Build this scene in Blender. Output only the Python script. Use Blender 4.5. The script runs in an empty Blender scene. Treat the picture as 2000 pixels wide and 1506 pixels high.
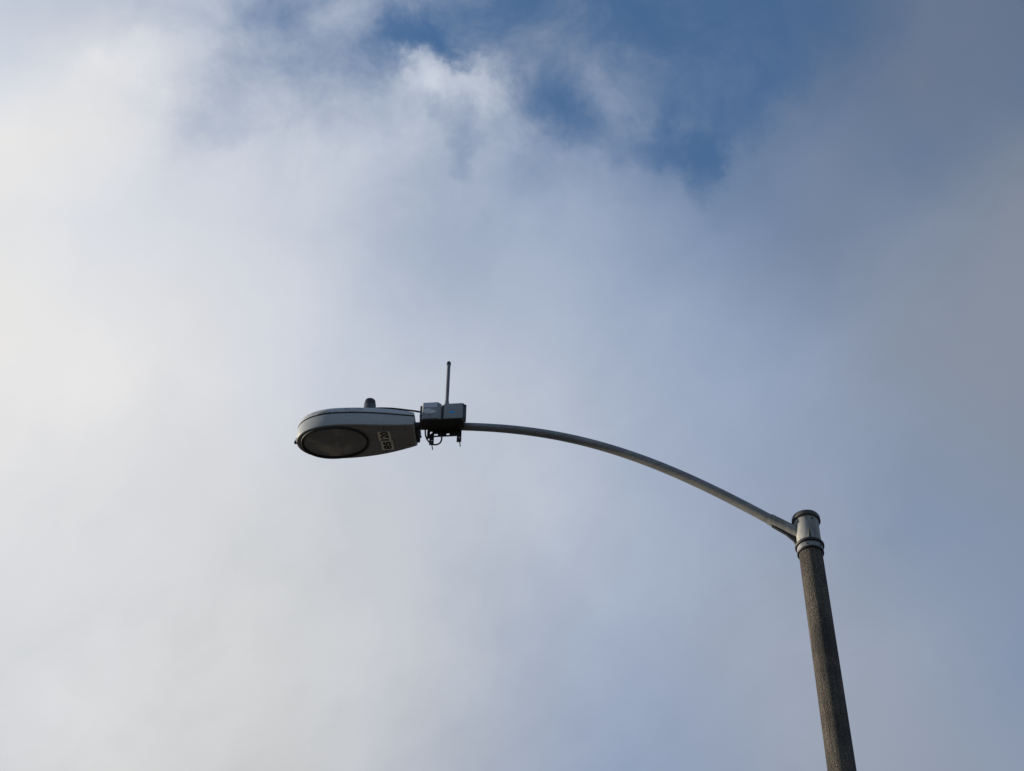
import bpy, bmesh, math, random
from mathutils import Vector, Matrix
random.seed(7)
R = math.radians
scene = bpy.context.scene

# ------------------------------------------------------------------ camera
cam_data = bpy.data.cameras.new('camera')
cam = bpy.data.objects.new('camera', cam_data)
scene.collection.objects.link(cam)
cam_data.sensor_width = 36.0
cam_data.lens = 36.0 * 3400.0 / 2000.0
cam_data.clip_end = 5000
cam.location = (0, 0, 1.6)
roll = R(0.76)
fwd = Vector((0, math.cos(R(45)), math.sin(R(45))))
up0 = Vector((0, -math.sin(R(45)), math.cos(R(45))))
rt0 = Vector((1, 0, 0))
rt = rt0 * math.cos(roll) + up0 * math.sin(roll)
up = up0 * math.cos(roll) - rt0 * math.sin(roll)
cam.rotation_euler = Matrix((rt, up, -fwd)).transposed().to_euler()
scene.camera = cam
scene.render.resolution_x = 1024
scene.render.resolution_y = 771

# ------------------------------------------------------------------ sun and sky
SUN_ELEV, SUN_AZ = 18.0, -78.0          # azimuth measured from +Y towards +X
sun_data = bpy.data.lights.new('sun', 'SUN')
sun_data.energy = 5.0
sun_data.angle = R(3.0)
sun_data.color = (1.0, 0.87, 0.70)
sun = bpy.data.objects.new('sun', sun_data)
scene.collection.objects.link(sun)
to_sun = Vector((math.sin(R(SUN_AZ)) * math.cos(R(SUN_ELEV)), math.cos(R(SUN_AZ)) * math.cos(R(SUN_ELEV)), math.sin(R(SUN_ELEV))))
sun.rotation_euler = to_sun.to_track_quat('Z', 'Y').to_euler()
sun.location = (-20, 0, 20)

world = bpy.data.worlds.new('World')
scene.world = world
world.use_nodes = True
wt = world.node_tree
wt.nodes.clear()

def N(t, kind, **kw):
    n = t.nodes.new(kind)
    for k, v in kw.items():
        setattr(n, k, v)
    return n

def put(t, sock, val):
    if hasattr(val, 'is_linked') or isinstance(val, bpy.types.NodeSocket):
        t.links.new(val, sock)
    else:
        sock.default_value = val

def M(t, op, a, b=0.0, clamp=False):
    n = N(t, 'ShaderNodeMath', operation=op, use_clamp=clamp)
    put(t, n.inputs[0], a); put(t, n.inputs[1], b)
    return n.outputs[0]

def V(t, op, a, b=(0, 0, 0)):
    n = N(t, 'ShaderNodeVectorMath', operation=op)
    put(t, n.inputs[0], a)
    if b is not None and len(n.inputs) > 1:
        put(t, n.inputs[1], b)
    return n.outputs['Value'] if op in ('DOT_PRODUCT', 'LENGTH') else n.outputs[0]

def scale(t, v, s):
    n = N(t, 'ShaderNodeVectorMath', operation='SCALE')
    put(t, n.inputs[0], v); put(t, n.inputs['Scale'], s)
    return n.outputs[0]

def combine(t, x, y, z=0.0):
    n = N(t, 'ShaderNodeCombineXYZ')
    put(t, n.inputs[0], x); put(t, n.inputs[1], y); put(t, n.inputs[2], z)
    return n.outputs[0]

def mrange(t, v, a, b, c, d, interp='SMOOTHSTEP'):
    n = N(t, 'ShaderNodeMapRange', interpolation_type=interp)
    n.clamp = True
    put(t, n.inputs[0], v)
    for i, k in enumerate((a, b, c, d)):
        put(t, n.inputs[i + 1], k)
    return n.outputs[0]

def noise(t, vec, sc, detail=4.0, rough=0.5, dist=0.0, color=False):
    n = N(t, 'ShaderNodeTexNoise')
    put(t, n.inputs['Vector'], vec)
    n.inputs['Scale'].default_value = sc
    n.inputs['Detail'].default_value = detail
    n.inputs['Roughness'].default_value = rough
    n.inputs['Distortion'].default_value = dist
    return n.outputs['Color'] if color else n.outputs[0]

def ramp(t, fac, stops, interp='LINEAR'):
    n = N(t, 'ShaderNodeValToRGB')
    cr = n.color_ramp
    cr.interpolation = interp
    while len(cr.elements) > 1:
        cr.elements.remove(cr.elements[-1])
    first = True
    for p, c in stops:
        if not isinstance(c, (tuple, list)):
            c = (c, c, c)
        if first:
            e = cr.elements[0]; e.position = p; first = False
        else:
            e = cr.elements.new(p)
        e.color = (c[0], c[1], c[2], 1)
    put(t, n.inputs[0], fac)
    return n.outputs[0]

def srgb(r, g, b):
    f = lambda c: (c / 255) / 12.92 if c / 255 <= 0.04045 else ((c / 255 + 0.055) / 1.055) ** 2.4
    return (f(r), f(g), f(b))

tc = N(wt, 'ShaderNodeTexCoord')
D = V(wt, 'NORMALIZE', tc.outputs['Generated'], None)
# a stereographic sky chart in degrees, centred on the sky due +Y at 45 degrees up
s45 = math.sqrt(0.5)
dF = V(wt, 'DOT_PRODUCT', D, (0, s45, s45))
dU = V(wt, 'DOT_PRODUCT', D, (0, -s45, s45))
dR = V(wt, 'DOT_PRODUCT', D, (1, 0, 0))
kk = M(wt, 'DIVIDE', 2 * 57.2958, M(wt, 'MAXIMUM', M(wt, 'ADD', dF, 1.0), 0.02))
X = M(wt, 'MULTIPLY', dR, kk)
Y = M(wt, 'MULTIPLY', dU, kk)
chart = combine(wt, X, Y, 0.0)
# ragged edges: large slow warp and a fine one
w1 = V(wt, 'SUBTRACT', noise(wt, D, 9.0, 3.0, 0.55, color=True), (0.5, 0.5, 0.5))
w2 = V(wt, 'SUBTRACT', noise(wt, D, 42.0, 5.0, 0.62, color=True), (0.5, 0.5, 0.5))
warp = V(wt, 'ADD', scale(wt, w1, 5.0), scale(wt, w2, 2.4))
cw = V(wt, 'ADD', chart, warp)

def blob(vec, x, y, rx, ry, rot, amp):
    mp = N(wt, 'ShaderNodeMapping', vector_type='TEXTURE')
    put(wt, mp.inputs['Vector'], vec)
    mp.inputs['Location'].default_value = (x, y, 0)
    mp.inputs['Rotation'].default_value = (0, 0, R(rot))
    mp.inputs['Scale'].default_value = (rx, ry, 1e4)
    return mrange(wt, V(wt, 'LENGTH', mp.outputs[0]), 0.0, 1.0, amp, 0.0, 'SMOOTHERSTEP')

def total(items):
    s = items[0]
    for i in items[1:]:
        s = M(wt, 'ADD', s, i)
    return s

HOLES = [
    (-3.98, 10.84, 2.53, 1.35, 35, 0.26),
    (-2.99, 11.76, 2.53, 1.52, 0, 0.3),
    (-1.81, 10.96, 1.35, 0.84, -20, 0.28),
    (1.72, 8.95, 3.03, 1.52, -15, 0.18),
    (1.03, 10.43, 2.7, 2.02, 0, 0.15),
    (7.53, 9.81, 5.06, 1.69, 45, 0.16),
    (6.13, 7.33, 2.19, 1.01, 75, 0.2),
    (4.91, 8.15, 2.53, 1.18, 15, 0.2),
    (-2.28, 7.9, 2.02, 1.18, -70, 0.16),
    (-9.6, 8.74, 3.37, 1.18, 50, 0.1),
    (-8.12, 11.4, 2.02, 1.52, 0, 0.12),
    (-2.58, 4.22, 3.37, 2.7, 0, 0.06)]
PUFFS = [
    (-2.22, 10.22, 3.2, 1.35, 8, 0.34),
    (-0.79, 9.08, 3.37, 2.19, 60, 0.12),
    (4.47, 9.63, 3.37, 2.36, -50, 0.06),
    (-11.72, 10.15, 4.04, 1.52, 20, 0.1),
    (2.36, 10.77, 4.04, 2.02, -30, 0.12)]
# cloud cover over the sky chart, low rows first: (height in degrees, [(place along the row, cover, glow / 2, greyness), ...])
ROWS = [
    (-12.44, [(0.0747, 1.0, 0.586, 0.8), (0.1163, 1.0, 0.602, 0.9), (0.1582, 1.0, 0.617, 1.0), (0.2005, 1.0, 0.614, 1.0), (0.2434, 1.0, 0.609, 1.0), (0.2863, 1.0, 0.614, 0.969), (0.3297, 1.0, 0.62, 0.9), (0.3732, 0.988, 0.623, 0.769), (0.4168, 0.975, 0.617, 0.6), (0.4605, 0.988, 0.587, 0.394), (0.5045, 0.975, 0.562, 0.2), (0.5482, 0.856, 0.58, 0.075), (0.5918, 0.75, 0.605, 0.0), (0.6355, 0.777, 0.604, 0.0), (0.6789, 0.85, 0.601, 0.0), (0.7224, 0.933, 0.614, 0.1), (0.7653, 1.0, 0.625, 0.2), (0.8079, 0.998, 0.622, 0.219), (0.8503, 0.975, 0.615, 0.2), (0.8921, 0.961, 0.609, 0.15), (0.9337, 0.95, 0.605, 0.1)]),
    (-10.39, [(0.0726, 1.0, 0.561, 0.656), (0.1142, 1.0, 0.57, 0.755), (0.1563, 1.0, 0.58, 0.869), (0.1989, 1.0, 0.583, 0.945), (0.2416, 1.0, 0.584, 0.981), (0.285, 1.0, 0.589, 0.948), (0.3284, 1.0, 0.595, 0.869), (0.3718, 0.995, 0.604, 0.766), (0.4158, 0.989, 0.604, 0.619), (0.4597, 0.999, 0.571, 0.375), (0.5037, 0.988, 0.543, 0.144), (0.5476, 0.891, 0.564, 0.039), (0.5916, 0.806, 0.592, 0.0), (0.6353, 0.834, 0.591, 0.006), (0.6789, 0.895, 0.588, 0.05), (0.7224, 0.943, 0.608, 0.138), (0.7655, 0.983, 0.626, 0.206), (0.8084, 1.0, 0.617, 0.166), (0.8508, 1.0, 0.605, 0.1), (0.8929, 0.933, 0.61, 0.068), (0.9345, 0.858, 0.618, 0.05)]),
    (-8.33, [(0.0708, 1.0, 0.534, 0.5), (0.1126, 1.0, 0.536, 0.588), (0.1547, 1.0, 0.54, 0.7), (0.1974, 1.0, 0.547, 0.819), (0.2403, 1.0, 0.554, 0.9), (0.2834, 1.0, 0.559, 0.875), (0.3271, 1.0, 0.565, 0.8), (0.3708, 1.0, 0.579, 0.725), (0.4147, 1.0, 0.585, 0.6), (0.4587, 1.0, 0.555, 0.344), (0.5029, 1.0, 0.528, 0.1), (0.5471, 0.934, 0.548, 0.013), (0.5911, 0.875, 0.576, 0.0), (0.635, 0.891, 0.577, 0.038), (0.6787, 0.925, 0.578, 0.1), (0.7224, 0.938, 0.602, 0.169), (0.7655, 0.95, 0.623, 0.2), (0.8084, 0.991, 0.612, 0.106), (0.8511, 1.0, 0.599, 0.0), (0.8932, 0.891, 0.61, 0.0), (0.935, 0.775, 0.625, 0.0)]),
    (-6.25, [(0.0692, 1.0, 0.523, 0.45), (0.1111, 1.0, 0.521, 0.49), (0.1532, 1.0, 0.52, 0.544), (0.1958, 0.999, 0.523, 0.605), (0.2389, 1.0, 0.527, 0.656), (0.2824, 1.0, 0.532, 0.682), (0.3261, 1.0, 0.538, 0.669), (0.3697, 1.0, 0.548, 0.586), (0.4139, 1.0, 0.556, 0.463), (0.4579, 1.0, 0.548, 0.303), (0.5021, 1.0, 0.54, 0.15), (0.5463, 0.981, 0.547, 0.048), (0.5905, 0.944, 0.56, 0.0), (0.6345, 0.904, 0.574, 0.044), (0.6784, 0.873, 0.588, 0.113), (0.7221, 0.879, 0.596, 0.153), (0.7655, 0.889, 0.602, 0.156), (0.8084, 0.873, 0.61, 0.065), (0.8511, 0.848, 0.614, 0.0), (0.8934, 0.822, 0.609, 0.0), (0.9353, 0.8, 0.601, 0.0)]),
    (-4.16, [(0.0676, 1.0, 0.519, 0.4), (0.1095, 1.0, 0.514, 0.4), (0.1518, 1.0, 0.51, 0.4), (0.1947, 1.0, 0.508, 0.394), (0.2376, 1.0, 0.51, 0.4), (0.2813, 1.0, 0.518, 0.463), (0.325, 1.0, 0.527, 0.5), (0.3689, 0.986, 0.532, 0.413), (0.4129, 0.975, 0.536, 0.3), (0.4571, 0.988, 0.547, 0.25), (0.5016, 1.0, 0.556, 0.2), (0.5458, 1.0, 0.551, 0.088), (0.59, 0.975, 0.55, 0.0), (0.6339, 0.884, 0.578, 0.037), (0.6779, 0.8, 0.603, 0.1), (0.7216, 0.809, 0.593, 0.113), (0.765, 0.825, 0.582, 0.1), (0.8082, 0.755, 0.605, 0.05), (0.8511, 0.7, 0.625, 0.0), (0.8932, 0.767, 0.6, 0.0), (0.935, 0.85, 0.57, 0.0)]),
    (-2.06, [(0.0666, 1.0, 0.516, 0.231), (0.1084, 1.0, 0.514, 0.257), (0.1508, 1.0, 0.512, 0.281), (0.1937, 1.0, 0.509, 0.278), (0.2368, 1.0, 0.513, 0.269), (0.2803, 0.947, 0.536, 0.277), (0.3239, 0.888, 0.559, 0.275), (0.3679, 0.873, 0.561, 0.233), (0.4121, 0.883, 0.557, 0.188), (0.4563, 0.928, 0.553, 0.18), (0.5008, 0.966, 0.549, 0.163), (0.545, 0.95, 0.551, 0.077), (0.5892, 0.905, 0.56, 0.0), (0.6334, 0.821, 0.59, 0.016), (0.6774, 0.75, 0.616, 0.05), (0.7211, 0.766, 0.602, 0.037), (0.7647, 0.791, 0.583, 0.031), (0.8079, 0.741, 0.594, 0.087), (0.8505, 0.708, 0.601, 0.144), (0.8929, 0.786, 0.573, 0.148), (0.9347, 0.875, 0.542, 0.137)]),
    (0.05, [(0.0658, 1.0, 0.512, 0.1), (0.1076, 1.0, 0.516, 0.15), (0.15, 1.0, 0.519, 0.2), (0.1929, 1.0, 0.517, 0.212), (0.2361, 1.0, 0.523, 0.2), (0.2795, 0.887, 0.56, 0.15), (0.3232, 0.775, 0.596, 0.1), (0.3671, 0.753, 0.599, 0.094), (0.4113, 0.775, 0.587, 0.1), (0.4555, 0.844, 0.564, 0.106), (0.5, 0.9, 0.546, 0.1), (0.5442, 0.864, 0.556, 0.05), (0.5887, 0.8, 0.577, 0.0), (0.6326, 0.741, 0.605, 0.0), (0.6768, 0.7, 0.625, 0.0), (0.7205, 0.719, 0.611, 0.0), (0.7639, 0.75, 0.589, 0.0), (0.8071, 0.745, 0.58, 0.15), (0.85, 0.75, 0.571, 0.3), (0.8924, 0.812, 0.547, 0.319), (0.9342, 0.875, 0.526, 0.3)]),
    (1.31, [(0.0653, 1.0, 0.5, 0.181), (0.1074, 0.981, 0.513, 0.181), (0.1497, 0.958, 0.525, 0.181), (0.1924, 0.969, 0.523, 0.188), (0.2355, 0.961, 0.526, 0.188), (0.2789, 0.869, 0.566, 0.162), (0.3229, 0.767, 0.605, 0.125), (0.3668, 0.712, 0.61, 0.077), (0.4111, 0.692, 0.601, 0.037), (0.4553, 0.733, 0.584, 0.038), (0.4995, 0.775, 0.57, 0.044), (0.5439, 0.75, 0.58, 0.023), (0.5882, 0.706, 0.597, 0.0), (0.6324, 0.668, 0.616, 0.0), (0.6763, 0.642, 0.627, 0.0), (0.72, 0.646, 0.61, 0.015), (0.7634, 0.667, 0.586, 0.075), (0.8066, 0.705, 0.569, 0.227), (0.8495, 0.748, 0.556, 0.375), (0.8918, 0.786, 0.549, 0.416), (0.9337, 0.814, 0.545, 0.419)]),
    (2.58, [(0.065, 1.0, 0.493, 0.3), (0.1071, 0.95, 0.514, 0.25), (0.1492, 0.9, 0.536, 0.2), (0.1921, 0.902, 0.535, 0.194), (0.2353, 0.9, 0.536, 0.2), (0.2787, 0.847, 0.571, 0.213), (0.3224, 0.775, 0.606, 0.2), (0.3663, 0.691, 0.613, 0.1), (0.4105, 0.625, 0.611, 0.0), (0.4547, 0.63, 0.604, 0.0), (0.4992, 0.65, 0.598, 0.0), (0.5434, 0.642, 0.605, 0.0), (0.5876, 0.625, 0.615, 0.0), (0.6318, 0.598, 0.623, 0.0), (0.6758, 0.575, 0.624, 0.0), (0.7195, 0.563, 0.605, 0.087), (0.7629, 0.575, 0.58, 0.2), (0.8061, 0.648, 0.559, 0.306), (0.8489, 0.725, 0.547, 0.4), (0.8913, 0.747, 0.555, 0.463), (0.9332, 0.75, 0.567, 0.5)]),
    (3.84, [(0.065, 0.958, 0.505, 0.313), (0.1068, 0.89, 0.534, 0.287), (0.1492, 0.82, 0.564, 0.256), (0.1918, 0.812, 0.567, 0.23), (0.235, 0.811, 0.567, 0.213), (0.2784, 0.777, 0.59, 0.227), (0.3221, 0.725, 0.614, 0.219), (0.3661, 0.644, 0.62, 0.107), (0.4103, 0.577, 0.619, 0.0), (0.4545, 0.575, 0.617, 0.0), (0.4987, 0.592, 0.615, 0.0), (0.5429, 0.597, 0.617, 0.0), (0.5871, 0.588, 0.62, 0.0), (0.6313, 0.541, 0.622, 0.0), (0.6753, 0.495, 0.617, 0.0), (0.7189, 0.476, 0.597, 0.176), (0.7624, 0.491, 0.572, 0.369), (0.8055, 0.579, 0.553, 0.367), (0.8482, 0.677, 0.542, 0.338), (0.8905, 0.726, 0.549, 0.42), (0.9324, 0.753, 0.561, 0.506)]),
    (5.1, [(0.0647, 0.925, 0.518, 0.3), (0.1066, 0.853, 0.549, 0.306), (0.1489, 0.775, 0.583, 0.3), (0.1916, 0.744, 0.593, 0.25), (0.2347, 0.725, 0.598, 0.2), (0.2782, 0.705, 0.609, 0.206), (0.3218, 0.675, 0.619, 0.2), (0.3658, 0.609, 0.623, 0.1), (0.4097, 0.55, 0.625, 0.0), (0.4539, 0.542, 0.626, 0.0), (0.4982, 0.55, 0.625, 0.0), (0.5424, 0.559, 0.623, 0.0), (0.5866, 0.55, 0.621, 0.0), (0.6308, 0.473, 0.619, 0.0), (0.6747, 0.4, 0.613, 0.0), (0.7184, 0.392, 0.588, 0.263), (0.7618, 0.425, 0.562, 0.5), (0.8047, 0.505, 0.545, 0.419), (0.8476, 0.6, 0.536, 0.3), (0.8897, 0.686, 0.54, 0.388), (0.9316, 0.75, 0.547, 0.5)]),
    (6.35, [(0.0647, 0.98, 0.506, 0.269), (0.1066, 0.932, 0.526, 0.269), (0.1489, 0.861, 0.553, 0.25), (0.1916, 0.762, 0.584, 0.17), (0.2345, 0.68, 0.609, 0.094), (0.2779, 0.682, 0.616, 0.093), (0.3216, 0.691, 0.616, 0.1), (0.3655, 0.63, 0.621, 0.052), (0.4095, 0.561, 0.626, 0.0), (0.4537, 0.524, 0.627, 0.0), (0.4979, 0.5, 0.627, 0.0), (0.5421, 0.496, 0.625, 0.0), (0.5861, 0.475, 0.623, 0.0), (0.6303, 0.362, 0.625, 0.045), (0.6739, 0.27, 0.618, 0.15), (0.7176, 0.326, 0.586, 0.325), (0.7611, 0.413, 0.552, 0.475), (0.8039, 0.431, 0.536, 0.473), (0.8468, 0.459, 0.53, 0.444), (0.8889, 0.569, 0.534, 0.495), (0.9308, 0.673, 0.54, 0.55)]),
    (7.6, [(0.065, 1.0, 0.505, 0.3), (0.1066, 0.994, 0.508, 0.263), (0.1489, 0.95, 0.522, 0.2), (0.1916, 0.795, 0.568, 0.094), (0.2345, 0.65, 0.613, 0.0), (0.2779, 0.65, 0.617, 0.0), (0.3213, 0.675, 0.612, 0.0), (0.3653, 0.636, 0.619, 0.0), (0.4092, 0.575, 0.625, 0.0), (0.4532, 0.497, 0.626, 0.0), (0.4974, 0.425, 0.625, 0.0), (0.5416, 0.405, 0.625, 0.0), (0.5855, 0.375, 0.625, 0.0), (0.6295, 0.244, 0.631, 0.144), (0.6734, 0.15, 0.625, 0.3), (0.7168, 0.264, 0.579, 0.356), (0.7603, 0.4, 0.53, 0.4), (0.8032, 0.377, 0.516, 0.506), (0.8458, 0.35, 0.515, 0.6), (0.8882, 0.459, 0.52, 0.613), (0.9297, 0.575, 0.528, 0.6)]),
    (8.84, [(0.0653, 0.834, 0.559, 0.581), (0.1068, 0.902, 0.539, 0.436), (0.1489, 0.931, 0.529, 0.263), (0.1916, 0.795, 0.568, 0.137), (0.2345, 0.63, 0.61, 0.044), (0.2776, 0.542, 0.618, 0.001), (0.3213, 0.5, 0.616, 0.0), (0.365, 0.542, 0.62, 0.0), (0.4089, 0.564, 0.625, 0.0), (0.4529, 0.426, 0.629, 0.076), (0.4968, 0.275, 0.633, 0.15), (0.5411, 0.245, 0.633, 0.149), (0.585, 0.233, 0.633, 0.15), (0.6289, 0.142, 0.643, 0.233), (0.6726, 0.088, 0.634, 0.319), (0.7161, 0.196, 0.558, 0.325), (0.7595, 0.331, 0.482, 0.344), (0.8024, 0.376, 0.466, 0.485), (0.845, 0.4, 0.472, 0.619), (0.8871, 0.443, 0.482, 0.62), (0.9287, 0.477, 0.494, 0.588)]),
    (10.08, [(0.0655, 0.65, 0.615, 0.8), (0.1071, 0.766, 0.58, 0.563), (0.1492, 0.85, 0.552, 0.3), (0.1916, 0.755, 0.575, 0.175), (0.2345, 0.6, 0.608, 0.1), (0.2776, 0.434, 0.618, 0.038), (0.3211, 0.325, 0.621, 0.0), (0.3647, 0.433, 0.624, 0.0), (0.4087, 0.525, 0.625, 0.0), (0.4524, 0.339, 0.625, 0.15), (0.4966, 0.125, 0.625, 0.3), (0.5405, 0.091, 0.625, 0.319), (0.5845, 0.1, 0.625, 0.3), (0.6282, 0.061, 0.638, 0.3), (0.6718, 0.05, 0.625, 0.3), (0.7153, 0.133, 0.523, 0.281), (0.7584, 0.25, 0.422, 0.3), (0.8013, 0.38, 0.412, 0.45), (0.8439, 0.475, 0.431, 0.6), (0.8861, 0.452, 0.447, 0.619), (0.9276, 0.4, 0.461, 0.6)]),
    (11.31, [(0.0658, 0.591, 0.627, 0.581), (0.1074, 0.646, 0.604, 0.375), (0.1495, 0.681, 0.585, 0.156), (0.1918, 0.621, 0.598, 0.083), (0.2345, 0.522, 0.616, 0.056), (0.2776, 0.395, 0.622, 0.022), (0.3211, 0.303, 0.623, 0.0), (0.3645, 0.372, 0.629, 0.0), (0.4084, 0.422, 0.625, 0.0), (0.4521, 0.241, 0.594, 0.159), (0.4961, 0.044, 0.562, 0.319), (0.54, 0.016, 0.559, 0.34), (0.5837, 0.033, 0.562, 0.319), (0.6276, 0.015, 0.575, 0.31), (0.6711, 0.019, 0.562, 0.3), (0.7145, 0.08, 0.457, 0.277), (0.7576, 0.178, 0.359, 0.294), (0.8003, 0.332, 0.379, 0.437), (0.8429, 0.458, 0.427, 0.6), (0.8847, 0.441, 0.443, 0.694), (0.9263, 0.389, 0.451, 0.75)]),
    (12.54, [(0.0663, 0.575, 0.624, 0.3), (0.1079, 0.555, 0.619, 0.15), (0.1497, 0.525, 0.614, 0.0), (0.1921, 0.492, 0.619, 0.0), (0.2347, 0.45, 0.625, 0.0), (0.2776, 0.383, 0.626, 0.0), (0.3211, 0.325, 0.625, 0.0), (0.3645, 0.338, 0.633, 0.0), (0.4082, 0.325, 0.625, 0.0), (0.4518, 0.163, 0.562, 0.15), (0.4955, 0.0, 0.5, 0.3), (0.5395, 0.0, 0.492, 0.319), (0.5832, 0.0, 0.5, 0.3), (0.6268, 0.0, 0.512, 0.3), (0.6703, 0.0, 0.5, 0.3), (0.7137, 0.044, 0.397, 0.281), (0.7566, 0.125, 0.31, 0.3), (0.7992, 0.284, 0.358, 0.431), (0.8416, 0.425, 0.433, 0.6), (0.8837, 0.431, 0.449, 0.769), (0.925, 0.4, 0.449, 0.9)])]
chw = V(wt, 'ADD', chart, scale(wt, w1, 2.2))
chw = V(wt, 'ADD', chw, scale(wt, w2, 1.2))
sep = N(wt, 'ShaderNodeSeparateXYZ')
put(wt, sep.inputs[0], chw)
px_ = M(wt, 'DIVIDE', M(wt, 'ADD', sep.outputs[0], 19.0), 38.0, True)
field = None
for k_, (yy, stops) in enumerate(ROWS):
    rc_ = ramp(wt, px_, [(p, (d_, g_, n_)) for p, d_, g_, n_ in stops])
    if field is None:
        field = rc_
    else:
        mxn = N(wt, 'ShaderNodeMix', data_type='RGBA')
        put(wt, mxn.inputs[0], mrange(wt, sep.outputs[1], ROWS[k_ - 1][0], yy, 0.0, 1.0, 'LINEAR'))
        put(wt, mxn.inputs[6], field); put(wt, mxn.inputs[7], rc_)
        field = mxn.outputs[2]
sf = N(wt, 'ShaderNodeSeparateColor')
put(wt, sf.inputs[0], field)
cover, glowk = sf.outputs[0], M(wt, 'MULTIPLY', sf.outputs[1], 2.0)
hole = total([blob(cw, *h) for h in HOLES])
puff = total([blob(cw, *h) for h in PUFFS])
ragged = blob(chart, *(-0.99, 11.55, 18.54, 8.76, 0, 1.0))
rag = M(wt, 'SUBTRACT', noise(wt, V(wt, 'ADD', D, scale(wt, w1, 0.04)), 20.0, 9.0, 0.62, 0.35), 0.5)   # wisps
soft = M(wt, 'SUBTRACT', noise(wt, D, 7.5, 3.0, 0.5, 0.2), 0.5)       # slow billows
mp_ = N(wt, 'ShaderNodeMapping', vector_type='TEXTURE')
put(wt, mp_.inputs['Vector'], V(wt, 'ADD', chart, scale(wt, w1, 3.0)))
mp_.inputs['Rotation'].default_value = (0, 0, R(48))
mp_.inputs['Scale'].default_value = (8.0, 3.2, 1.0)
drift = M(wt, 'SUBTRACT', noise(wt, mp_.outputs[0], 1.0, 6.0, 0.58), 0.5)   # long diagonal drifts
far = mrange(wt, dF, 0.925, 0.5, 0.0, 1.0)                             # the rest of the sky
farcover = mrange(wt, noise(wt, D, 2.6, 6.0, 0.55, 0.2), 0.36, 0.62, 0.05, 1.0)
mf = N(wt, 'ShaderNodeMix', data_type='FLOAT')
put(wt, mf.inputs[0], far); put(wt, mf.inputs[2], cover); put(wt, mf.inputs[3], farcover)
cover = mf.outputs[0]
dens = M(wt, 'ADD', M(wt, 'SUBTRACT', cover, hole), puff)
amp_rag = M(wt, 'ADD', 0.08, M(wt, 'MULTIPLY', ragged, 1.0))
dens = M(wt, 'ADD', dens, M(wt, 'MULTIPLY', rag, amp_rag))
dens = M(wt, 'ADD', dens, M(wt, 'MULTIPLY', drift, M(wt, 'ADD', 0.10, M(wt, 'MULTIPLY', ragged, 0.30))))
hazy = mrange(wt, V(wt, 'DOT_PRODUCT', D, (0, 0, 1)), 0.0, 0.35, 0.8, 0.0)
toe = N(wt, 'ShaderNodeMath', operation='SMOOTH_MAX')       # cloud thins out softly, never with a cut edge
put(wt, toe.inputs[0], dens); toe.inputs[1].default_value = 0.0; toe.inputs[2].default_value = 0.38
dens = M(wt, 'MINIMUM', M(wt, 'MAXIMUM', toe.outputs[0], hazy), 1.0)
# how brightly the cloud glows: by the angle from the sun-lit bank
glow = V(wt, 'DOT_PRODUCT', D, (-0.3205, 0.6173, 0.7185))
ang = M(wt, 'MULTIPLY', M(wt, 'ARCCOSINE', glow), 57.2958)
ang = M(wt, 'ADD', ang, M(wt, 'MULTIPLY', soft, 5.0))
ang = M(wt, 'ADD', ang, M(wt, 'MULTIPLY', drift, 7.0))
ang = M(wt, 'ADD', ang, M(wt, 'MULTIPLY', rag, 1.6))
ccol = ramp(wt, M(wt, 'DIVIDE', ang, 90.0, True), [
    (0.0, (0.823, 0.815, 0.799)),
    (0.0467, (0.799, 0.791, 0.784)),
    (0.0838, (0.73, 0.73, 0.745)),
    (0.1293, (0.651, 0.665, 0.701)),
    (0.1735, (0.552, 0.584, 0.644)),
    (0.216, (0.468, 0.515, 0.604)),
    (0.2645, (0.366, 0.418, 0.521)),
    (0.31, (0.305, 0.352, 0.456)),
    (0.3656, (0.25, 0.292, 0.376)),
    (0.4273, (0.223, 0.266, 0.352)),
    (0.5881, (0.181, 0.223, 0.305)),
    (0.6932, (0.209, 0.262, 0.371)),  # brightens again: added fill from clouds behind, for the lamp's near side
    (0.7413, (0.262, 0.319, 0.434))])
mg = N(wt, 'ShaderNodeMix', data_type='FLOAT')
put(wt, mg.inputs[0], far); put(wt, mg.inputs[2], glowk); mg.inputs[3].default_value = 1.0
ccol = scale(wt, ccol, mg.outputs[0])
lum = V(wt, 'DOT_PRODUCT', ccol, (0.2126, 0.7152, 0.0722))
mn = N(wt, 'ShaderNodeMix', data_type='RGBA')
put(wt, mn.inputs[0], M(wt, 'MULTIPLY', sf.outputs[2], M(wt, 'SUBTRACT', 1.0, far)))
put(wt, mn.inputs[6], ccol); put(wt, mn.inputs[7], combine(wt, M(wt, 'MULTIPLY', lum, 0.99), lum, M(wt, 'MULTIPLY', lum, 1.01)))
ccol = mn.outputs[2]
sky = N(wt, 'ShaderNodeTexSky', sky_type='NISHITA')
sky.sun_disc = False
sky.sun_elevation = R(SUN_ELEV)
sky.sun_rotation = R(SUN_AZ)
sky.altitude = 50
sky.air_density = 1.5
sky.dust_density = 0.0
sky.ozone_density = 6.0
bg1 = N(wt, 'ShaderNodeBackground')
put(wt, bg1.inputs[0], sky.outputs[0]); bg1.inputs[1].default_value = 0.135
bg2 = N(wt, 'ShaderNodeBackground')
put(wt, bg2.inputs[0], ccol); bg2.inputs[1].default_value = 1.0
mx = N(wt, 'ShaderNodeMixShader')
put(wt, mx.inputs[0], dens); put(wt, mx.inputs[1], bg1.outputs[0]); put(wt, mx.inputs[2], bg2.outputs[0])
wo = N(wt, 'ShaderNodeOutputWorld')
wt.links.new(mx.outputs[0], wo.inputs[0])

scene.view_settings.view_transform = 'Standard'
scene.view_settings.look = 'None'
scene.view_settings.exposure = 0
scene.view_settings.gamma = 1

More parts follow.
